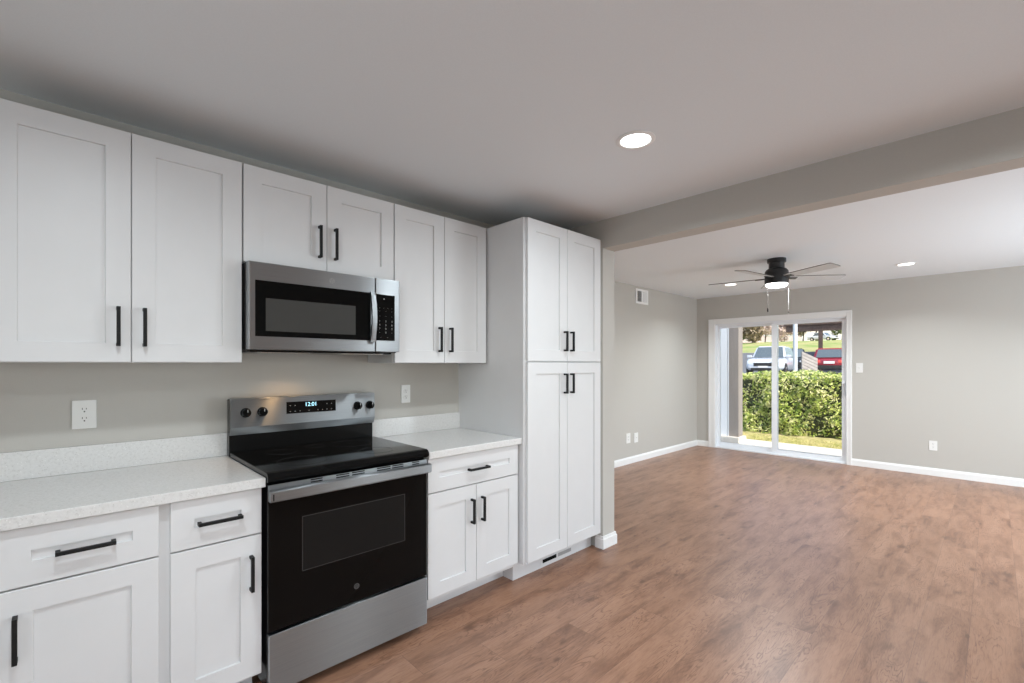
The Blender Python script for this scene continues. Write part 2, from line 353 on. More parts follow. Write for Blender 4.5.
def window_wall(name, wall, x0, x1, top):
    # built along local x with the room on the +y side, then turned into place
    turn = (lambda bm: None) if wall == 'right' else (lambda bm: bmesh.ops.transform(bm, matrix=Matrix(((0, 1, 0, XW), (1, 0, 0, 0), (0, 0, 1, 0), (0, 0, 0, 1))), verts=bm.verts))
    off = YR if wall == 'right' else 0
    w_ = MB(); xs_ = x0; ws = [q for q in ADDED_WINDOWS if q[1] == wall]
    def fin(mb, *a):
        turn(mb.bm)
        if wall != 'right': bmesh.ops.reverse_faces(mb.bm, faces=mb.bm.faces)
        return mb.done(*a)
    for (wn_, _, a_, b_, c_, d_, p_) in ws:
        w_.box(xs_, a_, off - .12, off, 0, top); w_.box(a_, b_, off - .12, off, 0, c_); w_.box(a_, b_, off - .12, off, d_, top); xs_ = b_
    w_.box(xs_, x1, off - .12, off, 0, top); struct(fin(w_, name, 'wall'))
    for (wn_, _, a_, b_, c_, d_, p_) in ws:  # added windows out of view, built around the fill lamps
        m_ = (a_ + b_) / 2
        wd = thing(wn_, None, None, (m_, YR, c_) if wall == 'right' else (XW, m_, c_), kind='structure'); f = MB(); e_ = .05
        f.box(a_, a_ + e_, off - .11, off - .02, c_, d_, .003); f.box(b_ - e_, b_, off - .11, off - .02, c_, d_, .003)
        f.box(a_ + e_, b_ - e_, off - .11, off - .02, c_, c_ + e_, .003); f.box(a_ + e_, b_ - e_, off - .11, off - .02, d_ - e_, d_, .003)
        f.box(m_ - .025, m_ + .025, off - .11, off - .08, c_ + e_, d_ - e_, .003); fin(f, 'frame', 'vinyl', wd)
        fin(MB().box(a_ + e_, b_ - e_, off - .105, off - .095, c_ + e_, d_ - e_), 'glass_pane', 'glass', wd)
        f = MB(); lo_ = max(0, c_ - .08); f.box(a_ - .08, a_, off, off + .018, lo_, d_ + .08, .003); f.box(b_, b_ + .08, off, off + .018, lo_, d_ + .08, .003)
        f.box(a_, b_, off, off + .018, d_, d_ + .08, .003); f.box(a_, b_, off, off + .018, lo_, c_, .003); fin(f, 'casing', 'trim', wd)
window_wall('wall_right', 'right', XW - .12, XB + .15, ZL)
window_wall('wall_rear', 'rear', YR, 0, ZK)
BH = 0.092
def bb(name, x0, x1, y0, y1):
    m = MB(); m.box(x0, x1, y0, y1, 0, BH, 0.004); return struct(m.done(name, 'trim'))
def bb_prof_x(name, x0, x1, y, s):       # runs along x, face towards s (sign of y)
    t = 0.014; p = [(y, 0), (y + s * t, 0), (y + s * t, BH - .022), (y + s * .008, BH - .008), (y + s * .006, BH), (y, BH)]
    return struct(MB().prism(p, 'x', x0, x1).done(name, 'trim'))
def bb_prof_y(name, y0, y1, x, s):
    t = 0.014; p = [(x, 0), (x + s * t, 0), (x + s * t, BH - .022), (x + s * .008, BH - .008), (x + s * .006, BH), (x, BH)]
    return struct(MB().prism(p, 'y', y0, y1).done(name, 'trim'))
bb_prof_x('baseboard_left', XD1, XB, YL, -1)
bb_prof_y('baseboard_back', YR, -1.337, XB, -1)
bb_prof_y('baseboard_corner', 0.606, YL - .014, XB, -1)
bb_prof_x('baseboard_right', 0.69, 3.4, YR, 1)
st = MB()
t = 0.014
for k, (tt, z0, z1) in enumerate(((0.016, 0, BH - .02), (0.010, BH - .02, BH))):
    st.box(XD0 - tt, XD1 + tt, YS - tt, YS, z0, z1, 0.002); st.box(XD0 - tt, XD0, YS, YS + .06, z0, z1, 0.002); st.box(XD1, XD1 + tt, YS, YL - .02, z0, z1, 0.002)
struct(st.done('baseboard_stub', 'trim'))

# ------------------------------------------------------------------ sliding patio door
d = thing('door_1', None, None, (XB, (OY0 + OY1) / 2, 0), kind='structure')
cs = MB(); y0, y1, zt = -1.337, 0.605, 2.105
cs.box(XB - .018, XB, OY1 - .012, y1, 0, zt, 0.004); cs.box(XB - .018, XB, y0, OY0 + .012, 0, zt, 0.004); cs.box(XB - .018, XB, OY0 + .012, OY1 - .012, OZ - .012, zt, 0.004)
cs.box(XB - .024, XB - .018, y1 - .022, y1, 0, zt, 0.002); cs.box(XB - .024, XB - .018, y0, y0 + .022, 0, zt, 0.002); cs.box(XB - .024, XB - .018, y0 + .022, y1 - .022, zt - .022, zt, 0.002)
cs.done('casing', 'trim', d)
fr = MB()
fr.box(XB, XB + .15, OY1 - .022, OY1, 0, OZ, 0.003); fr.box(XB, XB + .15, OY0, OY0 + .022, 0, OZ, 0.003)
fr.box(XB, XB + .15, OY0 + .022, OY1 - .022, OZ - .03, OZ, 0.003)
fr.box(XB + .005, XB + .15, OY0 + .022, OY1 - .022, -0.02, 0.022, 0.003)
for xx in (.045, .085, .125): fr.box(XB + xx, XB + xx + .008, OY0 + .022, OY1 - .022, .02, .032)
fr.done('frame', 'vinyl', d)
def panel(name, x0, x1, ya, yb, z0, z1, sl, sr, top, bot):
    f = MB(); f.box(x0, x1, yb - sl, yb, z0, z1, .004); f.box(x0, x1, ya, ya + sr, z0, z1, .004)
    f.box(x0, x1, ya + sr, yb - sl, z1 - top, z1, .004); f.box(x0, x1, ya + sr, yb - sl, z0, z0 + bot, .004)
    o = f.done(name, 'vinyl', d); xm = (x0 + x1) / 2
    MB().box(xm - .006, xm + .006, ya + sr - .005, yb - sl + .005, z0 + bot - .005, z1 - top + .005).done('glass_pane', 'glass', o); return o
panel('fixed_panel', XB + .09, XB + .13, -0.40, OY1 - .022, 0.032, OZ - .03, .028, .06, .045, .055)
sp = panel('sliding_panel', XB + .045, XB + .083, OY0 + .022, -0.328, 0.032, OZ - .03, .078, .055, .042, .048)
hd = MB(); hd.box(XB + .033, XB + .045, -1.258, -1.226, 0.92, 1.14, .004)
hd.tube([(XB + .04, -1.242, .945), (XB + .012, -1.242, .96), (XB + .012, -1.242, 1.10), (XB + .04, -1.242, 1.115)], .008)
hd.done('door_handle', 'vinyl', sp, smooth=40)

# ------------------------------------------------------------------ cabinets
def pull_v(parent, x, z0, z1, yf):
    m = MB(); m.box(x - .006, x + .006, yf - .034, yf - .022, z0, z1, .0015)
    for z in (z0, z1 - .012): m.box(x - .006, x + .006, yf - .024, yf, z, z + .012, .0015)
    return m.done('handle', 'black', parent, label='black bar handle')
def pull_h(parent, x0, x1, z, yf):
    m = MB(); m.box(x0, x1, yf - .034, yf - .022, z - .006, z + .006, .0015)
    for x in (x0, x1 - .012): m.box(x, x + .012, yf - .024, yf, z - .006, z + .006, .0015)
    return m.done('handle', 'black', parent, label='black bar handle')
G = 0.0015
def upper(label, x0, x1, z0, z1, hz0, hz1, yf=-.325, seam=None):
    t_ = thing('wall_cabinet', label, 'cabinet', ((x0 + x1) / 2, 0, z0))
    MB().box(x0 + .001, x1 - .001, yf + .021, -.001, z0, z1, .0015).done('carcass', 'cab', t_)
    seam = seam or (x0 + x1) / 2
    MB().box(x0 + .02, x1 - .02, yf + .045, -.002, z1, z1 + .0015).done('top_panel', 'ply', t_, label='raw wood top')
    for (a, b, hx) in ((x0 + .003, seam - G, seam - .040), (seam + G, x1 - .003, seam + .040)):
        dr = MB().shaker(a, b, z0 + .002, z1 - .002, yf).done('door', 'cab', t_); pull_v(dr, hx, hz0, hz1, yf)
    return t_
ZT = 2.281
upper('white shaker wall cabinet with two tall doors above the left countertop', -.775, 0, 1.376, ZT, 1.440, 1.592, seam=-.389)
upper('short white shaker wall cabinet above the microwave', 0.001, .762, 1.834, ZT, 1.902, 2.062)
upper('white shaker wall cabinet with two doors between microwave and tall pantry', .763, 1.449, 1.376, ZT, 1.444, 1.596, seam=1.108)
def base(label, x0, x1, yf, drawers, doors, zt=.872, zd=.690, zb=.128, toe_y=-.475, end=None):
    t_ = thing('base_cabinet', label, 'cabinet', ((x0 + x1) / 2, 0, 0))
    c_ = MB(); c_.box(x0, x1, yf + .021, -.001, .114, .876); c_.done('carcass', 'cab', t_)
    MB().box(x0, x1, toe_y, toe_y + .018, 0, .114).done('toe_kick', 'cab', t_)
    for a, b, hl in drawers:
        dr = MB().shaker(a, b, zd + .003, zt, yf, wx=.072, wz=.073).done('drawer', 'cab', t_); m_ = (a + b) / 2 + .004
        pull_h(dr, m_ - hl / 2, m_ + hl / 2, (zd + zt) / 2 - .002, yf)
    for a, b, hx in doors:
        dr = MB().shaker(a, b, zb, zd - .003, yf).done('door', 'cab', t_); pull_v(dr, hx, .474, .612, yf)
    return t_
YB = -.63
base('white shaker base cabinet cut off by the left frame edge, drawer over one door', -.775, -.317, YB, [(-.722, -.337, .145)], [(-.722, -.337, -.684)])
base('narrow white shaker base cabinet directly left of the range', -.317, -.001, YB, [(-.304, -.006, .145)], [(-.304, -.006, -.045)])
base('white shaker base cabinet between range and tall pantry, drawer over two doors', .781, 1.459, YB, [(.786, 1.444, .145)], [(.786, 1.112 - G, 1.074), (1.112 + G, 1.444, 1.150)], zb=.138)
# tall pantry
p = thing('pantry_cabinet', 'tall white shaker pantry cabinet with four doors beside the opening', 'cabinet', (1.855, 0, 0))
YP = -.68
m = MB(); m.box(1.462, 2.262, YP + .021, -.001, .128, ZT, .0015); m.box(1.462, 1.48, -.565, -.001, 0, .1275); m.done('carcass', 'cab', p)
MB().box(1.48, 2.25, YP + .045, -.002, ZT, ZT + .0015).done('top_panel', 'ply', p, label='raw wood top')
m = MB(); m.box(2.262, XD0 - .001, YP + .04, YP + .06, .128, ZT); m.done('filler_strip', 'cab', p)
tk = MB(); tk.box(1.4805, XD0 - .018, -.565, -.547, 0, .127); tk = tk.done('toe_kick', 'cab', p)
for (z0, z1, h0, h1) in ((1.389, ZT - .002, 1.456, 1.590), (.135, 1.381, 1.174, 1.308)):
    for a, b, hx in ((1.480, 1.862 - G, 1.828), (1.862 + G, 2.243, 1.896)):
        dr = MB().shaker(a, b, z0, z1, YP).done('door', 'cab', p); pull_v(dr, hx, h0, h1, YP)
v = MB(); v.box(1.722, 2.052, -.5685, -.565, .020, .062, .001); vg = v.done('vent_grille', 'cab', tk, label='white slotted toe-kick grille')
for x0, x1, mm in ((1.737, 1.878, 'slot'), (1.895, 2.038, 'grey_mark')): MB().box(x0, x1, -.5692, -.5680, .029, .053).done('grille_slot', mm, vg)

# ------------------------------------------------------------------ countertops
def counter(label, x0, x1, yf):
    t_ = thing('countertop', label, 'countertop', ((x0 + x1) / 2, 0, .876))
    MB().box(x0, x1, yf, -.001, .8765, .914, .003).done('slab', 'quartz', t_)
    MB().box(x0, x1, -.021, -.001, .9145, 1.026, .002).done('backsplash', 'quartz', t_)
counter('speckled white quartz countertop left of the range', -.80, 0.004, -.648)
counter('short speckled white quartz countertop between range and pantry', .782, 1.460, -.648)

# ------------------------------------------------------------------ range
r = thing('range', 'freestanding stainless electric range with black glass cooktop and oven door', 'stove', (.381, 0, 0))
X0, X1 = .010, .757
MB().box(X0, X1, -.635, -.03, .05, .893, .002).done('body', 'enamel', r)
for fx in (.06, .70):
    for fy in (-.58, -.10): MB().lathe([(0, 0), (.02, 0), (.02, .012), (.012, .014), (.012, .05), (0, .05)], (fx, fy, 0), n=16).done('foot', 'black', r)
ct = MB().prism([(-.668, .897), (-.672, .905), (-.672, .917), (-.660, .931), (-.645, .934), (-.075, .934), (-.075, .893), (-.66, .893)], 'x', X0 - .004, X1 + .008, .0015).done('cooktop', 'bglass', r)
for (bx, by, br) in ((.20, -.50, .105), (.20, -.22, .075), (.56, -.50, .085), (.56, -.22, .105), (.381, -.17, .05)):
    MB().lathe([(br, .9342), (br, .9346), (br - .003, .9346), (br - .003, .9342)], (bx, by, 0), n=48).done('burner_ring', 'ring', ct)
# backguard: dark riser below, stainless control panel above
bgd = MB().prism([(-.066, .934), (-.066, 1.015), (-.072, 1.018), (-.090, 1.054), (-.086, 1.190), (-.080, 1.197), (-.028, 1.197), (-.028, .90), (-.066, .90)], 'x', X0 - .006, X1 + .006, .002).done('backguard', 'enamel', r)
def bgp(x, z, off=0.0):     # a point on the sloped control panel
    k = (z - 1.052) / (1.190 - 1.052); return (x, -.0905 + .004 * k - off, z)
pn = MB().hexa([bgp(X0 - .006, 1.056, .003), bgp(X1 + .006, 1.056, .003), bgp(X1 + .006, 1.189, .003), bgp(X0 - .006, 1.189, .003)],
               [bgp(X0 - .006, 1.056, -.002), bgp(X1 + .006, 1.056, -.002), bgp(X1 + .006, 1.189, -.002), bgp(X0 - .006, 1.189, -.002)])
pn.hexa([(X0 - .006, -.0955, 1.0565), (X1 + .006, -.0955, 1.0565), (X1 + .006, -.078, 1.018), (X0 - .006, -.078, 1.018)],
        [(X0 - .006, -.0905, 1.0565), (X1 + .006, -.0905, 1.0565), (X1 + .006, -.070, 1.018), (X0 - .006, -.070, 1.018)])
pn.box(X0 - .006, X1 + .006, -.0895, -.027, 1.1885, 1.1985, .003)
pn = pn.done('control_panel', 'steel', bgd)
ds = MB().hexa([bgp(.262, 1.108, .005), bgp(.525, 1.108, .005), bgp(.525, 1.170, .005), bgp(.262, 1.170, .005)],
               [bgp(.262, 1.108, 0), bgp(.525, 1.108, 0), bgp(.525, 1.170, 0), bgp(.262, 1.170, 0)]).done('display', 'bglass', r, label='black touch display with lit clock')
MB().text('12:01', .030, lambda u, v: bgp(.388 + u, 1.152 + v, .0056)).done('clock_digits', 'digits', ds)
for k, xx in enumerate((.280, .305, .330, .378, .425, .450, .475, .500)):
    for zz in ((1.121, 1.152) if k in (0, 1, 6, 7) else (1.121,)):
        MB().text('-', .02, lambda u, v, xx=xx, zz=zz: bgp(xx + u, zz + v, .0056)).done('touch_key', 'white_mark', ds)
for kx in (.070, .146, .654, .730):
    kp = bgp(kx, 1.128, .003)
    k = MB().lathe([(0, .030), (.017, .030), (.0195, .026), (.021, .004), (.024, .003), (.024, 0), (0, 0)], kp, 'y', 28)
    k.box(kx - .004, kx + .004, kp[1] - .040, kp[1] - .028, kp[2] - .019, kp[2] + .019, .002)
    k = smooth_angle(k.done('knob', 'bglass', r))
    MB().box(kx - .001, kx + .001, kp[1] - .0408, kp[1] - .0398, kp[2] + .004, kp[2] + .017).done('pointer_mark', 'white_mark', k)
# oven door
dm = MB(); dm.box(X0, X1, -.66, -.636, .290, .885, .003); od = dm.done('oven_door', 'bglass', r)
tr = MB(); tr.box(X0, X1, -.6635, -.655, .818, .883, .002); trim = tr.done('door_trim', 'steel', od)
for a, b in ((.175, .225), (.285, .345), (.358, .418), (.48, .55), (.56, .62), (.67, .71)):
    for z in (.8665, .8765): MB().box(a, b, -.6645, -.6630, z, z + .005).done('vent_slot', 'slot', trim)
hb = MB().prism([(-.668, .826), (-.694, .820), (-.702, .826), (-.702, .862), (-.690, .867), (-.668, .864)], 'x', X0 - .004, X1 + .004, .0015)
hb.box(X0 + .004, X0 + .03, -.672, -.655, .828, .856); hb.box(X1 - .03, X1 - .004, -.672, -.655, .828, .856)
hb = hb.done('handle', 'steel', od, label='stainless flat bar handle')
MB().box(X0 + .006, X0 + .010, -.7027, -.7018, .828, .854).done('end_cap_line', 'slot', hb)
MB().box(.141, .631, -.6606, -.6595, .500, .731, .0002).done('oven_window', 'window_glass', od)
fl = MB()
for a, b, z0, z1 in ((.141, .144, .50, .731), (.628, .631, .50, .731), (.144, .628, .50, .503), (.144, .628, .728, .731)): fl.box(a, b, -.6612, -.6604, z0, z1)
fl.done('window_outline', 'ring', od)
def emblem(parent, x, y, z, rad, m):
    e = MB().lathe([(rad, .0012), (rad, 0), (rad * .86, 0), (rad * .86, .0012), (rad, .0012)], (x, y, z), 'y', 32)
    e.text('GE', rad * 1.05, lambda u, v: (x + u, y - .0012, z + v))
    for a in range(4):
        ca, sa = math.cos(a * math.pi / 2 + .4) * rad * .68, math.sin(a * math.pi / 2 + .4) * rad * .68
        e.lathe([(rad * .12, .0012), (rad * .12, 0), (0, 0)], (x + ca, y, z + sa), 'y', 10)
    return e.done('emblem', m, parent)
MB().lathe([(.0125, .0008), (.0125, 0), (0, 0), (0, .0008), (.0125, .0008)], (.381, -.660, .358), 'y', 32).done('emblem_disc', 'emblem_dark', od)
emblem(od, .381, -.6610, .358, .0125, 'emblem_grey')
dw = MB(); dw.box(X0, X1, -.664, -.636, .044, .280, .003); dw.done('storage_drawer', 'steel', r)

# ------------------------------------------------------------------ microwave
mw = thing('microwave', 'stainless over-the-range microwave with black door glass and keypad', 'microwave', (.381, 0, 1.43))
A, B, Z0, Z1, YF = .004, .753, 1.436, 1.828, -.40
MB().box(A, B, -.362, -.001, Z0 - .004, Z1, .003).done('body', 'enamel', mw)
md = MB(); md.box(A, .606, YF, -.364, Z0, Z1, .005); md = md.done('door', 'steel', mw)
cp = MB(); cp.box(.609, B, YF, -.364, Z0, Z1, .005); cp = cp.done('control_panel', 'steel', mw)
gl = MB().box(.031, .578, YF - .002, YF + .004, 1.495, 1.746, .001).done('door_glass', 'bglass', md)
MB().box(.074, .497, YF - .0028, YF - .0015, 1.520, 1.668, .0003).done('viewing_window', 'mwin', gl)
hm = MB(); pts = []
for k in range(9):
    t_ = k / 8; pts.append((.588, YF - .014 - .022 * math.sin(math.pi * t_), 1.487 + .262 * t_))
for (a, b) in zip(pts, pts[1:]):
    hm.hexa([(a[0] - .013, a[1], a[2]), (a[0] + .013, a[1], a[2]), (a[0] + .013, a[1] + .012, a[2]), (a[0] - .013, a[1] + .012, a[2])],
            [(b[0] - .013, b[1], b[2]), (b[0] + .013, b[1], b[2]), (b[0] + .013, b[1] + .012, b[2]), (b[0] - .013, b[1] + .012, b[2])])
for z in (1.490, 1.732): hm.box(.578, .598, YF - .016, YF, z, z + .014, .001)
hm.done('handle', 'steel', md)
kp = MB().box(.613, .722, YF - .002, YF + .004, 1.497, 1.744, .001).done('keypad', 'bglass', cp)
rows = [(1.672, '----'), (1.655, '---'), (1.628, '---'), (1.600, '123'), (1.580, '456'), (1.560, '789'), (1.540, '-0-'), (1.515, '--')]
for z, s_ in rows:
    for i, ch in enumerate(s_):
        xx = .632 + i * (.072 / max(1, len(s_) - 1)) if len(s_) > 2 else .638 + i * .04
        MB().text(ch, .014, lambda u, v, xx=xx, z=z: (xx + u, YF - .0026, z + v)).done('key_mark', 'grey_mark', kp)
MB().lathe([(.003, .001), (.003, 0), (0, 0)], (.657, YF - .0024, 1.720), 'y', 12).done('indicator_light', 'white_mark', kp)
emblem(md, .376, YF - .0004, 1.783, .0125, 'emblem_pale')
bt = MB(); bt.box(A + .02, B - .02, -.345, -.02, Z0 - .011, Z0 - .004, .002); bt = bt.done('vent_grille', 'enamel', mw)
for xx in (.06, .45): MB().box(xx, xx + .23, -.34, -.22, Z0 - .0135, Z0 - .010, .001).done('grease_filter', 'chrome', bt)
for xx, mm in ((.27, 'warmlamp'), (.600, 'mwin')):
    MB().lathe([(.018, 0), (.018, -.002), (0, -.002)], (xx, -.19, Z0 - .010), n=20).done('task_light', mm, mw)
ld = bpy.data.lights.new('task_bulb', 'SPOT'); ld.energy = 2.4; ld.color = (1, .60, .28); ld.spot_size = R(120); ld.spot_blend = .7; ld.shadow_soft_size = .02
lo = link(bpy.data.objects.new('task_bulb', ld)); lo.location = (.27, -.19, Z0 - .022); lo.rotation_euler = (0, 0, 0)

# ------------------------------------------------------------------ outlets, switch, wall register
def plate_at(name, label, cat, loc, rz, kind, w_=.073, h_=.118, group=None):
    t_ = thing(name, label, cat, loc, rz, group)
    MB().box(-w_ / 2, w_ / 2, -.006, 0, -h_ / 2, h_ / 2, .003).done('cover_plate', 'plate', t_, local=True)
    if kind == 'outlet':
        for s_ in (1, -1):
            zc = s_ * .0195
            q = MB().lathe([(.0165, .0085), (.0165, 0), (0, 0), (0, .0085), (.0165, .0085)], (0, 0, zc), 'y', 24).done('receptacle', 'plate', t_, local=True)
            z_ = MB(); z_.box(-.0075, -.0055, -.0090, -.0083, zc + .001, zc + .009); z_.box(.0050, .0070, -.0090, -.0083, zc + .002, zc + .008)
            z_.lathe([(.0028, .0091), (.0028, .008), (0, .008), (0, .0091), (.0028, .0091)], (0, 0, zc - .007), 'y', 10).done('socket_hole', 'slot', q, local=True)
    elif kind == 'switch':
        MB().box(-.012, .012, -.0075, -.005, -.022, .022, .001).done('switch_bezel', 'plate', t_, local=True)
        MB().hexa([(-.005, -.006, -.008), (.005, -.006, -.008), (.005, -.006, .008), (-.005, -.006, .008)], [(-.004, -.020, .002), (.004, -.020, .002), (.004, -.017, .010), (-.004, -.017, .010)]).done('toggle', 'plate', t_, local=True)
    else:
        MB().box(-.017, .017, -.0075, -.005, -.033, .033, .001).done('insert', 'plate', t_, local=True)
        MB().lathe([(.005, .014), (.005, 0), (0, 0), (0, .014), (.005, .014)], (0, 0, 0), 'y', 14).done('cable_jack', 'chrome', t_, local=True)
    return t_
plate_at('wall_outlet', 'white duplex outlet on kitchen wall above the left countertop', 'outlet', (-.5185, -.0005, 1.157), 0, 'outlet', .077, .120)
plate_at('wall_outlet', 'white outlet on kitchen wall just right of the range', 'outlet', (1.028, -.0005, 1.175), 0, 'outlet', .066, .117)
plate_at('wall_outlet', 'left white outlet of two low on the living-room side wall', 'outlet', (4.985, YL - .0005, .352), 0, 'outlet', .10, .135)
plate_at('wall_jack', 'right white cover plate of two low on the living-room side wall', 'jack plate', (5.185, YL - .0005, .340), 0, 'jack', .10, .135)
plate_at('light_switch', 'white light switch on back wall right of the sliding door', 'light switch', (XB - .0005, -1.419, 1.320), R(-90), 'switch', .075, .130)
plate_at('wall_outlet', 'white outlet low on back wall right of the sliding door', 'outlet', (XB - .0005, -2.154, .368), R(-90), 'outlet', .076, .118)
vr = thing('air_register', 'white air register high on living-room side wall', 'vent', (5.34, YL, 2.33))
f = MB(); xa, xb, za, zb = 5.175, 5.505, 2.225, 2.435
f.box(xa, xb, YL - .010, YL - .0005, za, za + .03, .002); f.box(xa, xb, YL - .010, YL - .0005, zb - .03, zb, .002)
f.box(xa, xa + .035, YL - .010, YL - .0005, za + .03, zb - .03, .002); f.box(xb - .035, xb, YL - .010, YL - .0005, za + .03, zb - .03, .002)
f.box(5.325, 5.355, YL - .010, YL - .0005, za + .03, zb - .03, .002); f.done('register_frame', 'trim', vr)
MB().box(xa + .03, xb - .03, YL - .002, YL - .0005, za + .025, zb - .025).done('backing', 'slot', vr)
for side, (a, b, ang) in enumerate(((xa + .035, 5.325, 50), (5.355, xb - .035, -50))):
    lv = MB()
    for k in range(9):
        xx = a + (k + .5) * (b - a) / 9; lv.box(xx - .0065, xx + .0065, YL - .0066, YL - .0056, za + .03, zb - .03, rot=Matrix.Rotation(R(ang), 3, 'Z'))
    lv.done('louvre', 'trim', vr)

# ------------------------------------------------------------------ recessed lights
def downlight(label, x, y, z, group=None, power=None):
    t_ = thing('recessed_light', label, 'ceiling light', (x, y, z), group=group)
    smooth_angle(MB().lathe([(.092, 0), (.092, -.003), (.086, -.007), (.074, -.007), (.068, -.002), (.068, 0)], (x, y, z), n=40).done('trim_ring', 'trim', t_))
    MB().lathe([(.0685, -.001), (.0685, -.0035), (0, -.0035)], (x, y, z), n=40).done('diffuser', 'lamp', t_)
    l = bpy.data.lights.new('downlight', 'AREA'); l.shape = 'DISK'; l.size = .13; l.energy = power or (KITCHEN_W if z == ZK else LIVING_W); l.color = LAMP; l.spread = R(162 if z == ZK else 136)
    o = link(bpy.data.objects.new('downlight', l)); o.location = (x, y, z - .009)
downlight('round recessed light in the kitchen ceiling', 1.385, -1.489, ZK)
downlight('right recessed light in the living-room ceiling, right of the ceiling fan', 6.057, -2.004, ZL)
downlight('recessed light in the living-room ceiling, just behind left fan blades', 6.011, -.161, ZL)
for (x, y, z) in ((-.51, -1.489, ZK), (-.51, -2.9, ZK), (1.50, -2.9, ZK), (6.05, -3.85, ZL), (3.4, -3.85, ZL)):
    downlight('round recessed light in the ceiling outside the picture', x, y, z, group='recessed lights outside the picture')

# ------------------------------------------------------------------ ceiling fan
FX, FY = 4.77, -1.10
fan = thing('ceiling_fan', 'flush black ceiling fan with grey blades and lit round light', 'ceiling fan', (FX, FY, ZL))
def fl_(prof, name, m, a=35): return smooth_angle(MB().lathe(prof, (FX, FY, 0), n=48).done(name, m, fan), a)
fl_([(0, ZL), (.086, ZL), (.088, ZL - .006), (.088, 2.434), (.082, 2.426), (.074, 2.424), (.073, 2.418), (.073, 2.36), (0, 2.36)], 'canopy', 'fanmetal')
fl_([(0, 2.372), (.074, 2.370), (.094, 2.358), (.108, 2.338), (.111, 2.315), (.111, 2.230), (.109, 2.212), (.104, 2.207), (0, 2.207)], 'motor_housing', 'fanmetal')
fl_([(.102, 2.209), (.104, 2.204), (.098, 2.186), (.078, 2.174), (.04, 2.168), (0, 2.167)], 'light_lens', 'lamp', 60)
ZBL = 2.272
for k in range(5):
    a = R(97 + 72 * k); rot = Matrix.Rotation(a, 4, 'Z'); off = Vector((FX, FY, ZBL))
    tip = Matrix.Rotation(R(-10), 4, 'X')
    b = bmesh.new(); out = [(.12, -.040), (.20, -.052), (.45, -.062), (.645, -.066), (.66, -.060), (.668, -.045), (.668, .045), (.66, .060), (.645, .066), (.45, .062), (.20, .052), (.12, .040)]
    T = [b.verts.new((x, y, .0035)) for x, y in out]; Bv = [b.verts.new((x, y, -.0035)) for x, y in out]; n = len(out)
    b.faces.new(T); b.faces.new(Bv[::-1])
    for i in range(n): b.faces.new((T[i], Bv[i], Bv[(i + 1) % n], T[(i + 1) % n]))
    bmesh.ops.recalc_face_normals(b, faces=b.faces)
    bmesh.ops.transform(b, matrix=Matrix.Translation(off) @ rot @ tip, verts=b.verts)
    q = MB(); q._merge(b); bl = q.done('blade', 'blade', fan); bl.data.materials.append(M['blade_edge_shade'])
    for f in bl.data.polygons: f.material_index = 1 if len(f.vertices) == 4 else 0
    q = MB(); q.box(.105, .20, -.022, .022, -.010, -.004, .002)
    bmesh.ops.transform(q.bm, matrix=Matrix.Translation(off) @ rot @ tip, verts=q.bm.verts); q.done('blade_bracket', 'fanmetal', bl)
cs_, ss_ = math.cos(R(46.17)), math.sin(R(46.17))
for sgn, zb_ in ((-1, 1.91), (1, 1.90)):
    px, py = FX + sgn * ss_ * .108 - cs_ * .03, FY - sgn * cs_ * .108 - ss_ * .03
    ch = MB().tube([(px, py, 2.215), (px, py, zb_ + .04)], .0017, 6).done('pull_chain', 'chain', fan)
    smooth_angle(MB().lathe([(0, zb_ + .045), (.005, zb_ + .042), (.008, zb_ + .02), (.007, zb_ + .002), (0, zb_)], (px, py, 0), n=14).done('chain_fob', 'fob', ch))
l = bpy.data.lights.new('fan_light', 'AREA'); l.shape = 'DISK'; l.size = .2; l.energy = FAN_W; l.color = LAMP
o = link(bpy.data.objects.new('fan_light', l)); o.location = (FX, FY, 2.16)

# ------------------------------------------------------------------ outside: ground
struct(MB().box(XB + .15, 8.80, -9, 6, -.25, -.06).done('patio', 'concrete'))
def ground(name, prof, m, ya, yb):
    b = bmesh.new(); A_ = [b.verts.new((x, ya, z)) for x, z in prof]; B_ = [b.verts.new((x, yb, z)) for x, z in prof]
    for k in range(len(prof) - 1): b.faces.new((A_[k], A_[k + 1], B_[k + 1], B_[k]))
    q = MB(); q._merge(b); o = struct(q.done(name, m)); o.data.flip_normals() if o.data.polygons[0].normal.z < 0 else None; return o
ground('lawn', [(8.80, -.10), (9.8, -.09), (11.4, .02), (14, .35), (16.5, .68)], 'lawn', -30, 45)
ground('parking_lot', [(16.5, .68), (17, .72), (32, .78), (38, .85), (42, 2.35)], 'asphalt', -40, 70)
ground('grass_bank', [(42, 2.36), (48, 3.0), (54, 3.75), (92, 5.3), (150, 6.2)], 'bank', -60, 130)
# grass blades on the strip in front of the hedge
def quads(name, m, gen, parent=None, **kw):
    vs, fs = [], []
    for q in gen:
        i = len(vs); vs.extend(q); fs.append(tuple(range(i, i + len(q))))
    me = bpy.data.meshes.new(name); me.from_pydata([tuple(v) for v in vs], [], fs); me.materials.append(M[m])
    o = link(bpy.data.objects.new(name, me))
    if parent is not None: o.parent = parent; o.matrix_parent_inverse = Matrix.Translation(-parent.location)
    return o
def blades():
    for _ in range(9000):
        x = random.uniform(8.84, 9.80); y = random.uniform(-3, 2.6); h = random.uniform(.02, .055); a = random.uniform(0, 6.28); w_ = .006
        z = -.10 + max(0, (x - 9.8)) * .06; c_, s_ = math.cos(a) * w_, math.sin(a) * w_; lx, ly = random.uniform(-.03, .03), random.uniform(-.03, .03)
        yield ((x - c_, y - s_, z), (x + c_, y + s_, z), (x + lx, y + ly, z + h))
tag(quads('lawn_grass', 'grass', blades()), 'thin yellowish grass strip in front of the hedge', 'grass', kind='stuff')
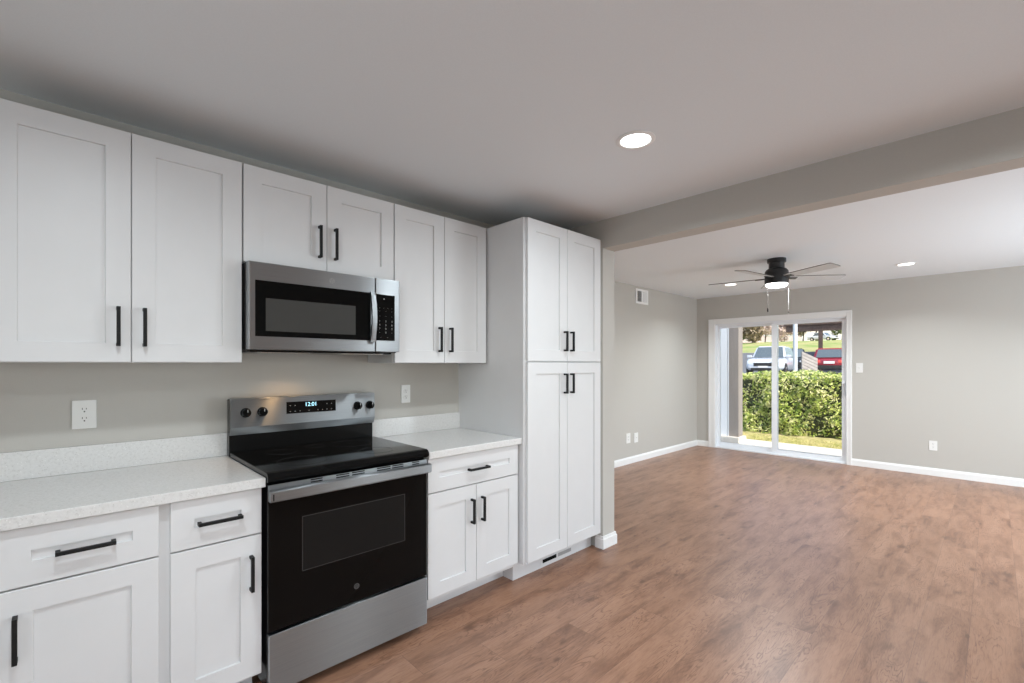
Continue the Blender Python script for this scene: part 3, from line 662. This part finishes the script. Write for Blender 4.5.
# hedge
hg = thing('hedge', 'dense clipped green hedge across the lawn outside the glass door', 'hedge', (10.5, 0, -.05))
def leafq(p, n, size):
    n = Vector(n) + Vector((random.gauss(0, .55), random.gauss(0, .55), random.gauss(0, .55))); n.normalize()
    a = n.cross(Vector((random.gauss(0, 1), random.gauss(0, 1), random.gauss(0, 1)))).normalized(); b_ = n.cross(a)
    L, W_ = size, size * .42
    return (p - a * L * .5, p + b_ * W_ * .5 - n * size * .08, p + a * L * .5, p - b_ * W_ * .5 - n * size * .08)
HY0, HY1, HX0, HX1, HZ = -4.2, 4.2, 10.0, 11.1, 1.13
def hbump(y, z): return .07 * math.sin(3.1 * y + 1.3 * z) + .05 * math.sin(7.3 * y - 4.1 * z + 1) + .04 * math.sin(13 * y + 9 * z)
def hedge_leaves():
    for _ in range(24000):
        y = random.uniform(HY0, HY1); z = random.uniform(-.06, HZ); p = Vector((HX0 - hbump(y, z) + random.uniform(-.02, .16), y, z))
        yield leafq(p, (-1, 0, .45), random.uniform(.045, .085))
    for _ in range(10000):
        y = random.uniform(HY0, HY1); x = random.uniform(HX0, HX1); p = Vector((x, y, HZ + .5 * hbump(y, x) + random.uniform(-.05, .06)))
        yield leafq(p, (-.2, 0, 1), random.uniform(.045, .085))
quads('foliage', 'hedge', hedge_leaves(), hg)
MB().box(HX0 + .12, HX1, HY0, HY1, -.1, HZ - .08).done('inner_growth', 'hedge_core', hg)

# patio column by the door
pc = thing('patio_column', 'taupe patio column with white trim outside left door pane', 'column', (8.32, .69, -.06))
MB().box(8.20, 8.40, .535, .705, .05, 2.7, .006).done('post', 'taupe', pc)
m = MB(); m.box(8.20, 8.30, .735, .885, .05, 2.7, .004); m.box(8.20, 8.24, .705, .722, .05, 2.7, .002); m.done('trim_board', 'vinyl', pc)
m = MB(); m.box(8.10, 8.48, .50, .98, -.06, .05, .008); m.done('footing', 'concrete', pc)

# ------------------------------------------------------------------ cars
def car(label, loc, rz, paint, L=4.45, W=1.82, H=1.62, suv=True):
    t_ = thing('car', label, 'car', loc, rz)
    hl, hw = L / 2, W / 2; zb = .26; belt = H * .60; hood = H * .56
    stn = [(-hl, .80, .48, belt * .88), (-hl + .10, .93, .34, belt * .97), (-hl + .8, 1, zb, belt), (-.6, 1, zb, belt), (.55, 1, zb, belt),
           (hl - 1.15, .99, zb, hood + .03), (hl - .5, .96, zb + .02, hood - .02), (hl - .14, .88, .30, hood - .13), (hl, .74, .40, hood - .28)]
    b = bmesh.new(); rings = []
    for x, wf, z0, z1 in stn:
        ww = hw * wf; zm = z0 + (z1 - z0) * .55
        sec = [(-ww * .86, z0), (-ww, z0 + (z1 - z0) * .22), (-ww, zm), (-ww * .97, z1 - .07), (-ww * .90, z1), (-ww * .4, z1 + .02), (ww * .4, z1 + .02), (ww * .90, z1), (ww * .97, z1 - .07), (ww, zm), (ww, z0 + (z1 - z0) * .22), (ww * .86, z0)]
        rings.append([b.verts.new((x, y, z)) for y, z in sec])
    n = len(rings[0])
    for p_, q_ in zip(rings, rings[1:]):
        for k in range(n): b.faces.new((p_[k], p_[(k + 1) % n], q_[(k + 1) % n], q_[k]))
    b.faces.new(rings[0]); b.faces.new(rings[-1][::-1]); bmesh.ops.recalc_face_normals(b, faces=b.faces)
    q = MB(); q._merge(b); smooth_angle(q.done('body', paint, t_, local=True), 40)
    xr = -hl + (.12 if suv else .75); xr2 = xr + (.35 if suv else .55)
    lo = [(hl - 1.25, belt - .02, .90), (.35, H, .72), (xr2, H - .02, .70), (xr, belt - .02, .86)]
    def cp_(i, s_): x, z, wf = lo[i]; return Vector((x, s_ * hw * wf, z))
    b = bmesh.new(); Lv = [b.verts.new(cp_(i, 1)) for i in range(4)]; Rv = [b.verts.new(cp_(i, -1)) for i in range(4)]
    b.faces.new(Lv); b.faces.new(Rv[::-1])
    for k in range(4): b.faces.new((Lv[k], Rv[k], Rv[(k + 1) % 4], Lv[(k + 1) % 4]))
    bmesh.ops.recalc_face_normals(b, faces=b.faces); bmesh.ops.bevel(b, geom=b.edges[:], offset=.07, segments=3, affect='EDGES')
    q = MB(); q._merge(b); smooth_angle(q.done('cabin', paint, t_, local=True), 50)
    def quad_panel(name, pts, m, th=.012, parent=t_):
        c_ = sum(pts, Vector()) / len(pts); nrm = (pts[1] - pts[0]).cross(pts[2] - pts[1]).normalized()
        if nrm.dot(c_ - Vector((0, 0, H * .7))) < 0: nrm = -nrm
        return MB().hexa([p_ - nrm * .02 for p_ in pts], [p_ + nrm * th for p_ in pts]).done(name, m, parent, local=True)
    def shrink(ps, sx=.86, sy=.80):
        a, b_, c_, d_ = ps; lerp = lambda p_, q_, t__: p_.lerp(q_, t__)
        m0, m1 = (1 - sx) / 2, (1 - sy) / 2
        f = lambda u, v_: lerp(lerp(a, b_, u), lerp(d_, c_, u), v_)
        return [f(m0, m1), f(1 - m0, m1), f(1 - m0, 1 - m1), f(m0, 1 - m1)]
    quad_panel('windshield', shrink([cp_(0, 1), cp_(0, -1), cp_(1, -1), cp_(1, 1)], .88, .82), 'carglass')
    quad_panel('rear_window', shrink([cp_(3, 1), cp_(3, -1), cp_(2, -1), cp_(2, 1)], .84, .76), 'carglass')
    for s_ in (1, -1): quad_panel('side_window', shrink([cp_(0, s_), cp_(3, s_), cp_(2, s_), cp_(1, s_)], .86, .74), 'carglass')
    for x in (hl - .88, -hl + .85):
        for s_ in (1, -1):
            wl = MB(); yc = s_ * (hw - .10); sg = 1
            wl.lathe([(.16, -.11), (.30, -.11), (.335, -.08), (.335, .08), (.30, .11), (.16, .11)], (x, yc, .335), 'y', 24)
            wl = smooth_angle(wl.done('wheel', 'tyre', t_, local=True))
            MB().lathe([(.20, -.10), (.19, -.112), (.07, -.09), (0, -.10)] if s_ > 0 else [(0, .10), (.07, .09), (.19, .112), (.20, .10)], (x, yc, .335), 'y', 16).done('rim', 'chrome', wl, local=True)
    for s_ in (1, -1):
        y_ = s_ * hw * .60
        MB().box(hl - .22, hl - .03, y_ - .20, y_ + .20, hood - .27, hood - .13, .03).done('headlight', 'lens', t_, local=True)
        MB().box(-hl - .01, -hl + .14, s_ * hw * .62 - .15, s_ * hw * .62 + .15, belt - .26, belt - .10, .03).done('tail_light', 'taillens', t_, local=True)
        MB().box(.72, .90, s_ * (hw + .02) - .11, s_ * (hw + .02) + .11, belt + .02, belt + .15, .03).done('side_mirror', paint, t_, local=True)
    MB().box(hl - .12, hl + .012, -hw * .48, hw * .48, .50, .68, .02).done('grille', 'tyre', t_, local=True)
    MB().box(hl - .15, hl + .015, -hw * .62, hw * .62, .28, .42, .02).done('front_bumper', 'tyre', t_, local=True)
    MB().box(-hl - .03, -hl + .15, -hw * .74, hw * .74, .30, .52, .03).done('rear_bumper', 'tyre', t_, local=True)
    MB().box(-hl - .02, -hl + .06, -.26, .26, belt - .30, belt - .16, .005).done('license_plate', 'plate', t_, local=True)
    MB().box(hl, hl + .02, -.22, .22, .43, .52, .004).done('front_plate', 'plate', t_, local=True)
    return t_
def at(u, D, z):       # a place on the ground seen towards picture column u at depth D
    k = (u - 512) / 462.97; return (cam.location.x + D * (cs_ + k * ss_), cam.location.y + D * (ss_ - k * cs_), z)
def face_cam(p_, extra=0): return math.atan2(cam.location.y - p_[1], cam.location.x - p_[0]) + R(extra)
GP = [(16.5, .68), (17, .72), (32, .78), (38, .85), (42, 2.35), (48, 3.0), (54, 3.75), (92, 5.3), (150, 6.2)]
def gz(x):
    for (xa_, za_), (xb_, zb_) in zip(GP, GP[1:]):
        if xa_ <= x <= xb_: return za_ + (zb_ - za_) * (x - xa_) / (xb_ - xa_)
    return .7
def at(u, D, dz=0.0):
    k = (u - 512) / 462.97; x, y = cam.location.x + D * (cs_ + k * ss_), cam.location.y + D * (ss_ - k * cs_)
    return (x, y, gz(x) + dz)
q = at(772, 25.2, 0)
car('white car facing the hedge, parked left of the dark car', q, face_cam(q, -11), 'carwhite', 4.3, 1.80, 1.58)
q = at(792, 32, 0)
car('dark car mostly hidden behind the white car in the lot', q, face_cam(q, 2), 'cardark', 4.5, 1.84, 1.62)
q = at(831.5, 28, 0)
car('red car seen from behind, parked under the carport beam', q, face_cam(q, 177), 'carred', 4.3, 1.82, 1.52)
q = at(823, 78, 0)
car('white car parked far up on the grass bank', q, face_cam(q, 62), 'carwhite', 4.3, 1.8, 1.45, False)

# ------------------------------------------------------------------ carport, pole, slatted panel
cpx = 36.0
ca = thing('carport', 'brown carport with a long roof beam on dark posts', 'carport', (37, 0, .8))
m = MB(); m.box(cpx, cpx + .25, -14, 7.5, 3.62, 4.04, .02); m.done('fascia_beam', 'brown', ca)
m = MB(); m.box(cpx - .1, cpx + 5.5, -14, 7.6, 4.04, 4.16, .02); m.done('roof', 'brown', ca)
for (x, y) in ((cpx + .12, 5.45), (cpx + .12, .6), (cpx + .12, -4.2), (cpx + .12, -9)): MB().box(x - .11, x + .11, y - .11, y + .11, .8, 3.62, .01).done('post', 'brown', ca)
for (x, y) in ((cpx + 4.8, .6), (cpx + 4.8, -4.2)): MB().box(x - .11, x + .11, y - .11, y + .11, 1.6, 4.04, .01).done('post', 'brown', ca)
pl = thing('light_pole', 'pale slim pole rising behind the hedge', 'pole', (13.0, .89, .2))
smooth_angle(MB().lathe([(0, .15), (.052, .15), (.048, 4.6), (.03, 4.66), (0, 4.66)], (13.0, .89, 0), n=20).done('shaft', 'galv', pl))
MB().lathe([(0, .15), (.12, .15), (.12, .30), (.06, .34), (0, .34)], (13.0, .89, 0), n=20).done('base_flange', 'galv', pl)
q0, q1 = at(801.5, 23.5, 0), at(817, 23.5, 0)
rp = thing('slatted_panel', 'pale slatted panel with sloped top between dark and red cars', 'fence panel', (q0[0], q0[1], .73))
va, vb = Vector((q0[0], q0[1], 0)), Vector((q1[0], q1[1], 0)); dn = (vb - va).normalized(); nn = Vector((dn.y, -dn.x, 0))
LN = (vb - va).length
for k in range(9):
    z0 = .55 + k * .165; z1 = z0 + .145; up = Vector((0, 0, 1)); fall = .36
    lo_ = [va + up * z0, vb + up * (z0 - fall), vb + up * (z1 - fall), va + up * z1]
    if z0 - fall < .72: lo_[0], lo_[1] = va + up * max(.74, z0), vb + up * .74; lo_[2] = vb + up * max(.80, z1 - fall)
    MB().hexa([p_[:] for p_ in lo_], [(p_ + nn * .05)[:] for p_ in lo_]).done('slat', 'slat', rp)
for s_, zt_ in ((.06, 2.0), (LN - .06, 1.64)):
    c_ = va + dn * s_ - nn * .045
    MB().box(c_.x - .04, c_.x + .04, c_.y - .04, c_.y + .04, .72, zt_, .005).done('post', 'slat', rp)

# ------------------------------------------------------------------ houses and trees far behind
def house(label, loc, w_, dp, h, m, rz, ridge=2.2):
    t_ = thing('house', label, 'house', loc, rz)
    MB().box(-dp / 2, dp / 2, -w_ / 2, w_ / 2, -1.5, h).done('walls', m, t_, local=True)
    MB().prism([(-dp / 2 - .5, h - .05), (dp / 2 + .5, h - .05), (0, h + ridge)], 'y', -w_ / 2 - .5, w_ / 2 + .5).done('roof', 'roof', t_, local=True)
    nwin = max(2, int(w_ / 3))
    for k in range(nwin):
        y = -w_ / 2 + (k + .5) * w_ / nwin
        f = MB().box(-dp / 2 - .06, -dp / 2 + .02, y - .65, y + .65, .9, 2.4, .02).done('window', 'vinyl', t_, local=True)
        MB().box(-dp / 2 - .07, -dp / 2 - .05, y - .55, y + .55, 1.0, 2.3).done('pane', 'pane_far', f, local=True)
house('pale pink house beyond the lot, seen behind the white car', at(757, 78), 12, 8, 4.6, 'house', R(20))
house('cream house beyond the lot, behind the pale pole', at(795, 102), 16, 8, 4.4, 'house2', R(25))
def tree(name, label, loc, h, cr, m, nl, group=None, size=.5):
    t_ = thing(name, label, 'tree', loc, group=group)
    tr_ = MB(); x, y, z = loc; top = h - cr
    tr_.tube([(x, y, z - .3), (x + .1, y - .05, z + top * .5), (x + .05, y + .1, z + top), (x, y, z + h - cr * .4)], h * .028, 8, h * .008)
    for k in range(7):
        a = k * 2.4; z0 = z + top * (.75 + .12 * (k % 3)); r_ = cr * .75
        tr_.tube([(x + .05, y, z0), (x + math.cos(a) * r_ * .5, y + math.sin(a) * r_ * .5, z0 + cr * .5), (x + math.cos(a) * r_, y + math.sin(a) * r_, z0 + cr * .9)], h * .012, 6, h * .004)
    tr_.done('trunk', 'bark', t_)
    blobs = [(Vector((x, y, z + h - cr)) + Vector((random.gauss(0, .42), random.gauss(0, .42), random.gauss(0, .32))) * cr, cr * random.uniform(.38, .6)) for _ in range(12)]
    def gen():
        for _ in range(nl):
            c_, rr = random.choice(blobs); d_ = Vector((random.gauss(0, 1), random.gauss(0, 1), random.gauss(0, 1))).normalized()
            yield leafq(c_ + d_ * rr * random.uniform(.6, 1.05), d_, size * random.uniform(.6, 1.2))
    quads('crown', m, gen(), t_)
tree('bushy_tree', 'dark green tree at the upper left corner of the door glass', at(741, 61), 4.0, 1.9, 'tree_g', 2600)
tree('bare_tree', 'brown-leaved tree in front of the pale pink house', at(752, 51), 2.7, 1.3, 'tree_b', 2000, size=.4)
tree('blossom_tree', 'pale pinkish blossoming tree behind the white car', at(765, 57), 3.4, 1.6, 'tree_p', 2600, size=.4)
tree('blossom_tree', 'small pale blossoming tree between door mullion and pale pole', at(784, 60), 3.0, 1.3, 'tree_p', 1600, size=.4)
tree('bare_tree', 'brown tree right of the pale pole under the carport beam', at(803, 66), 3.9, 1.5, 'tree_b', 1800, size=.45)
tree('blossom_tree', 'pale pinkish blossoming tree behind the far white car', at(816, 88), 7, 2.4, 'tree_p', 2200)
tree('bushy_tree', 'yellow-green tree at the right edge of the door glass', at(842, 64), 3.6, 1.6, 'tree_g', 1800)
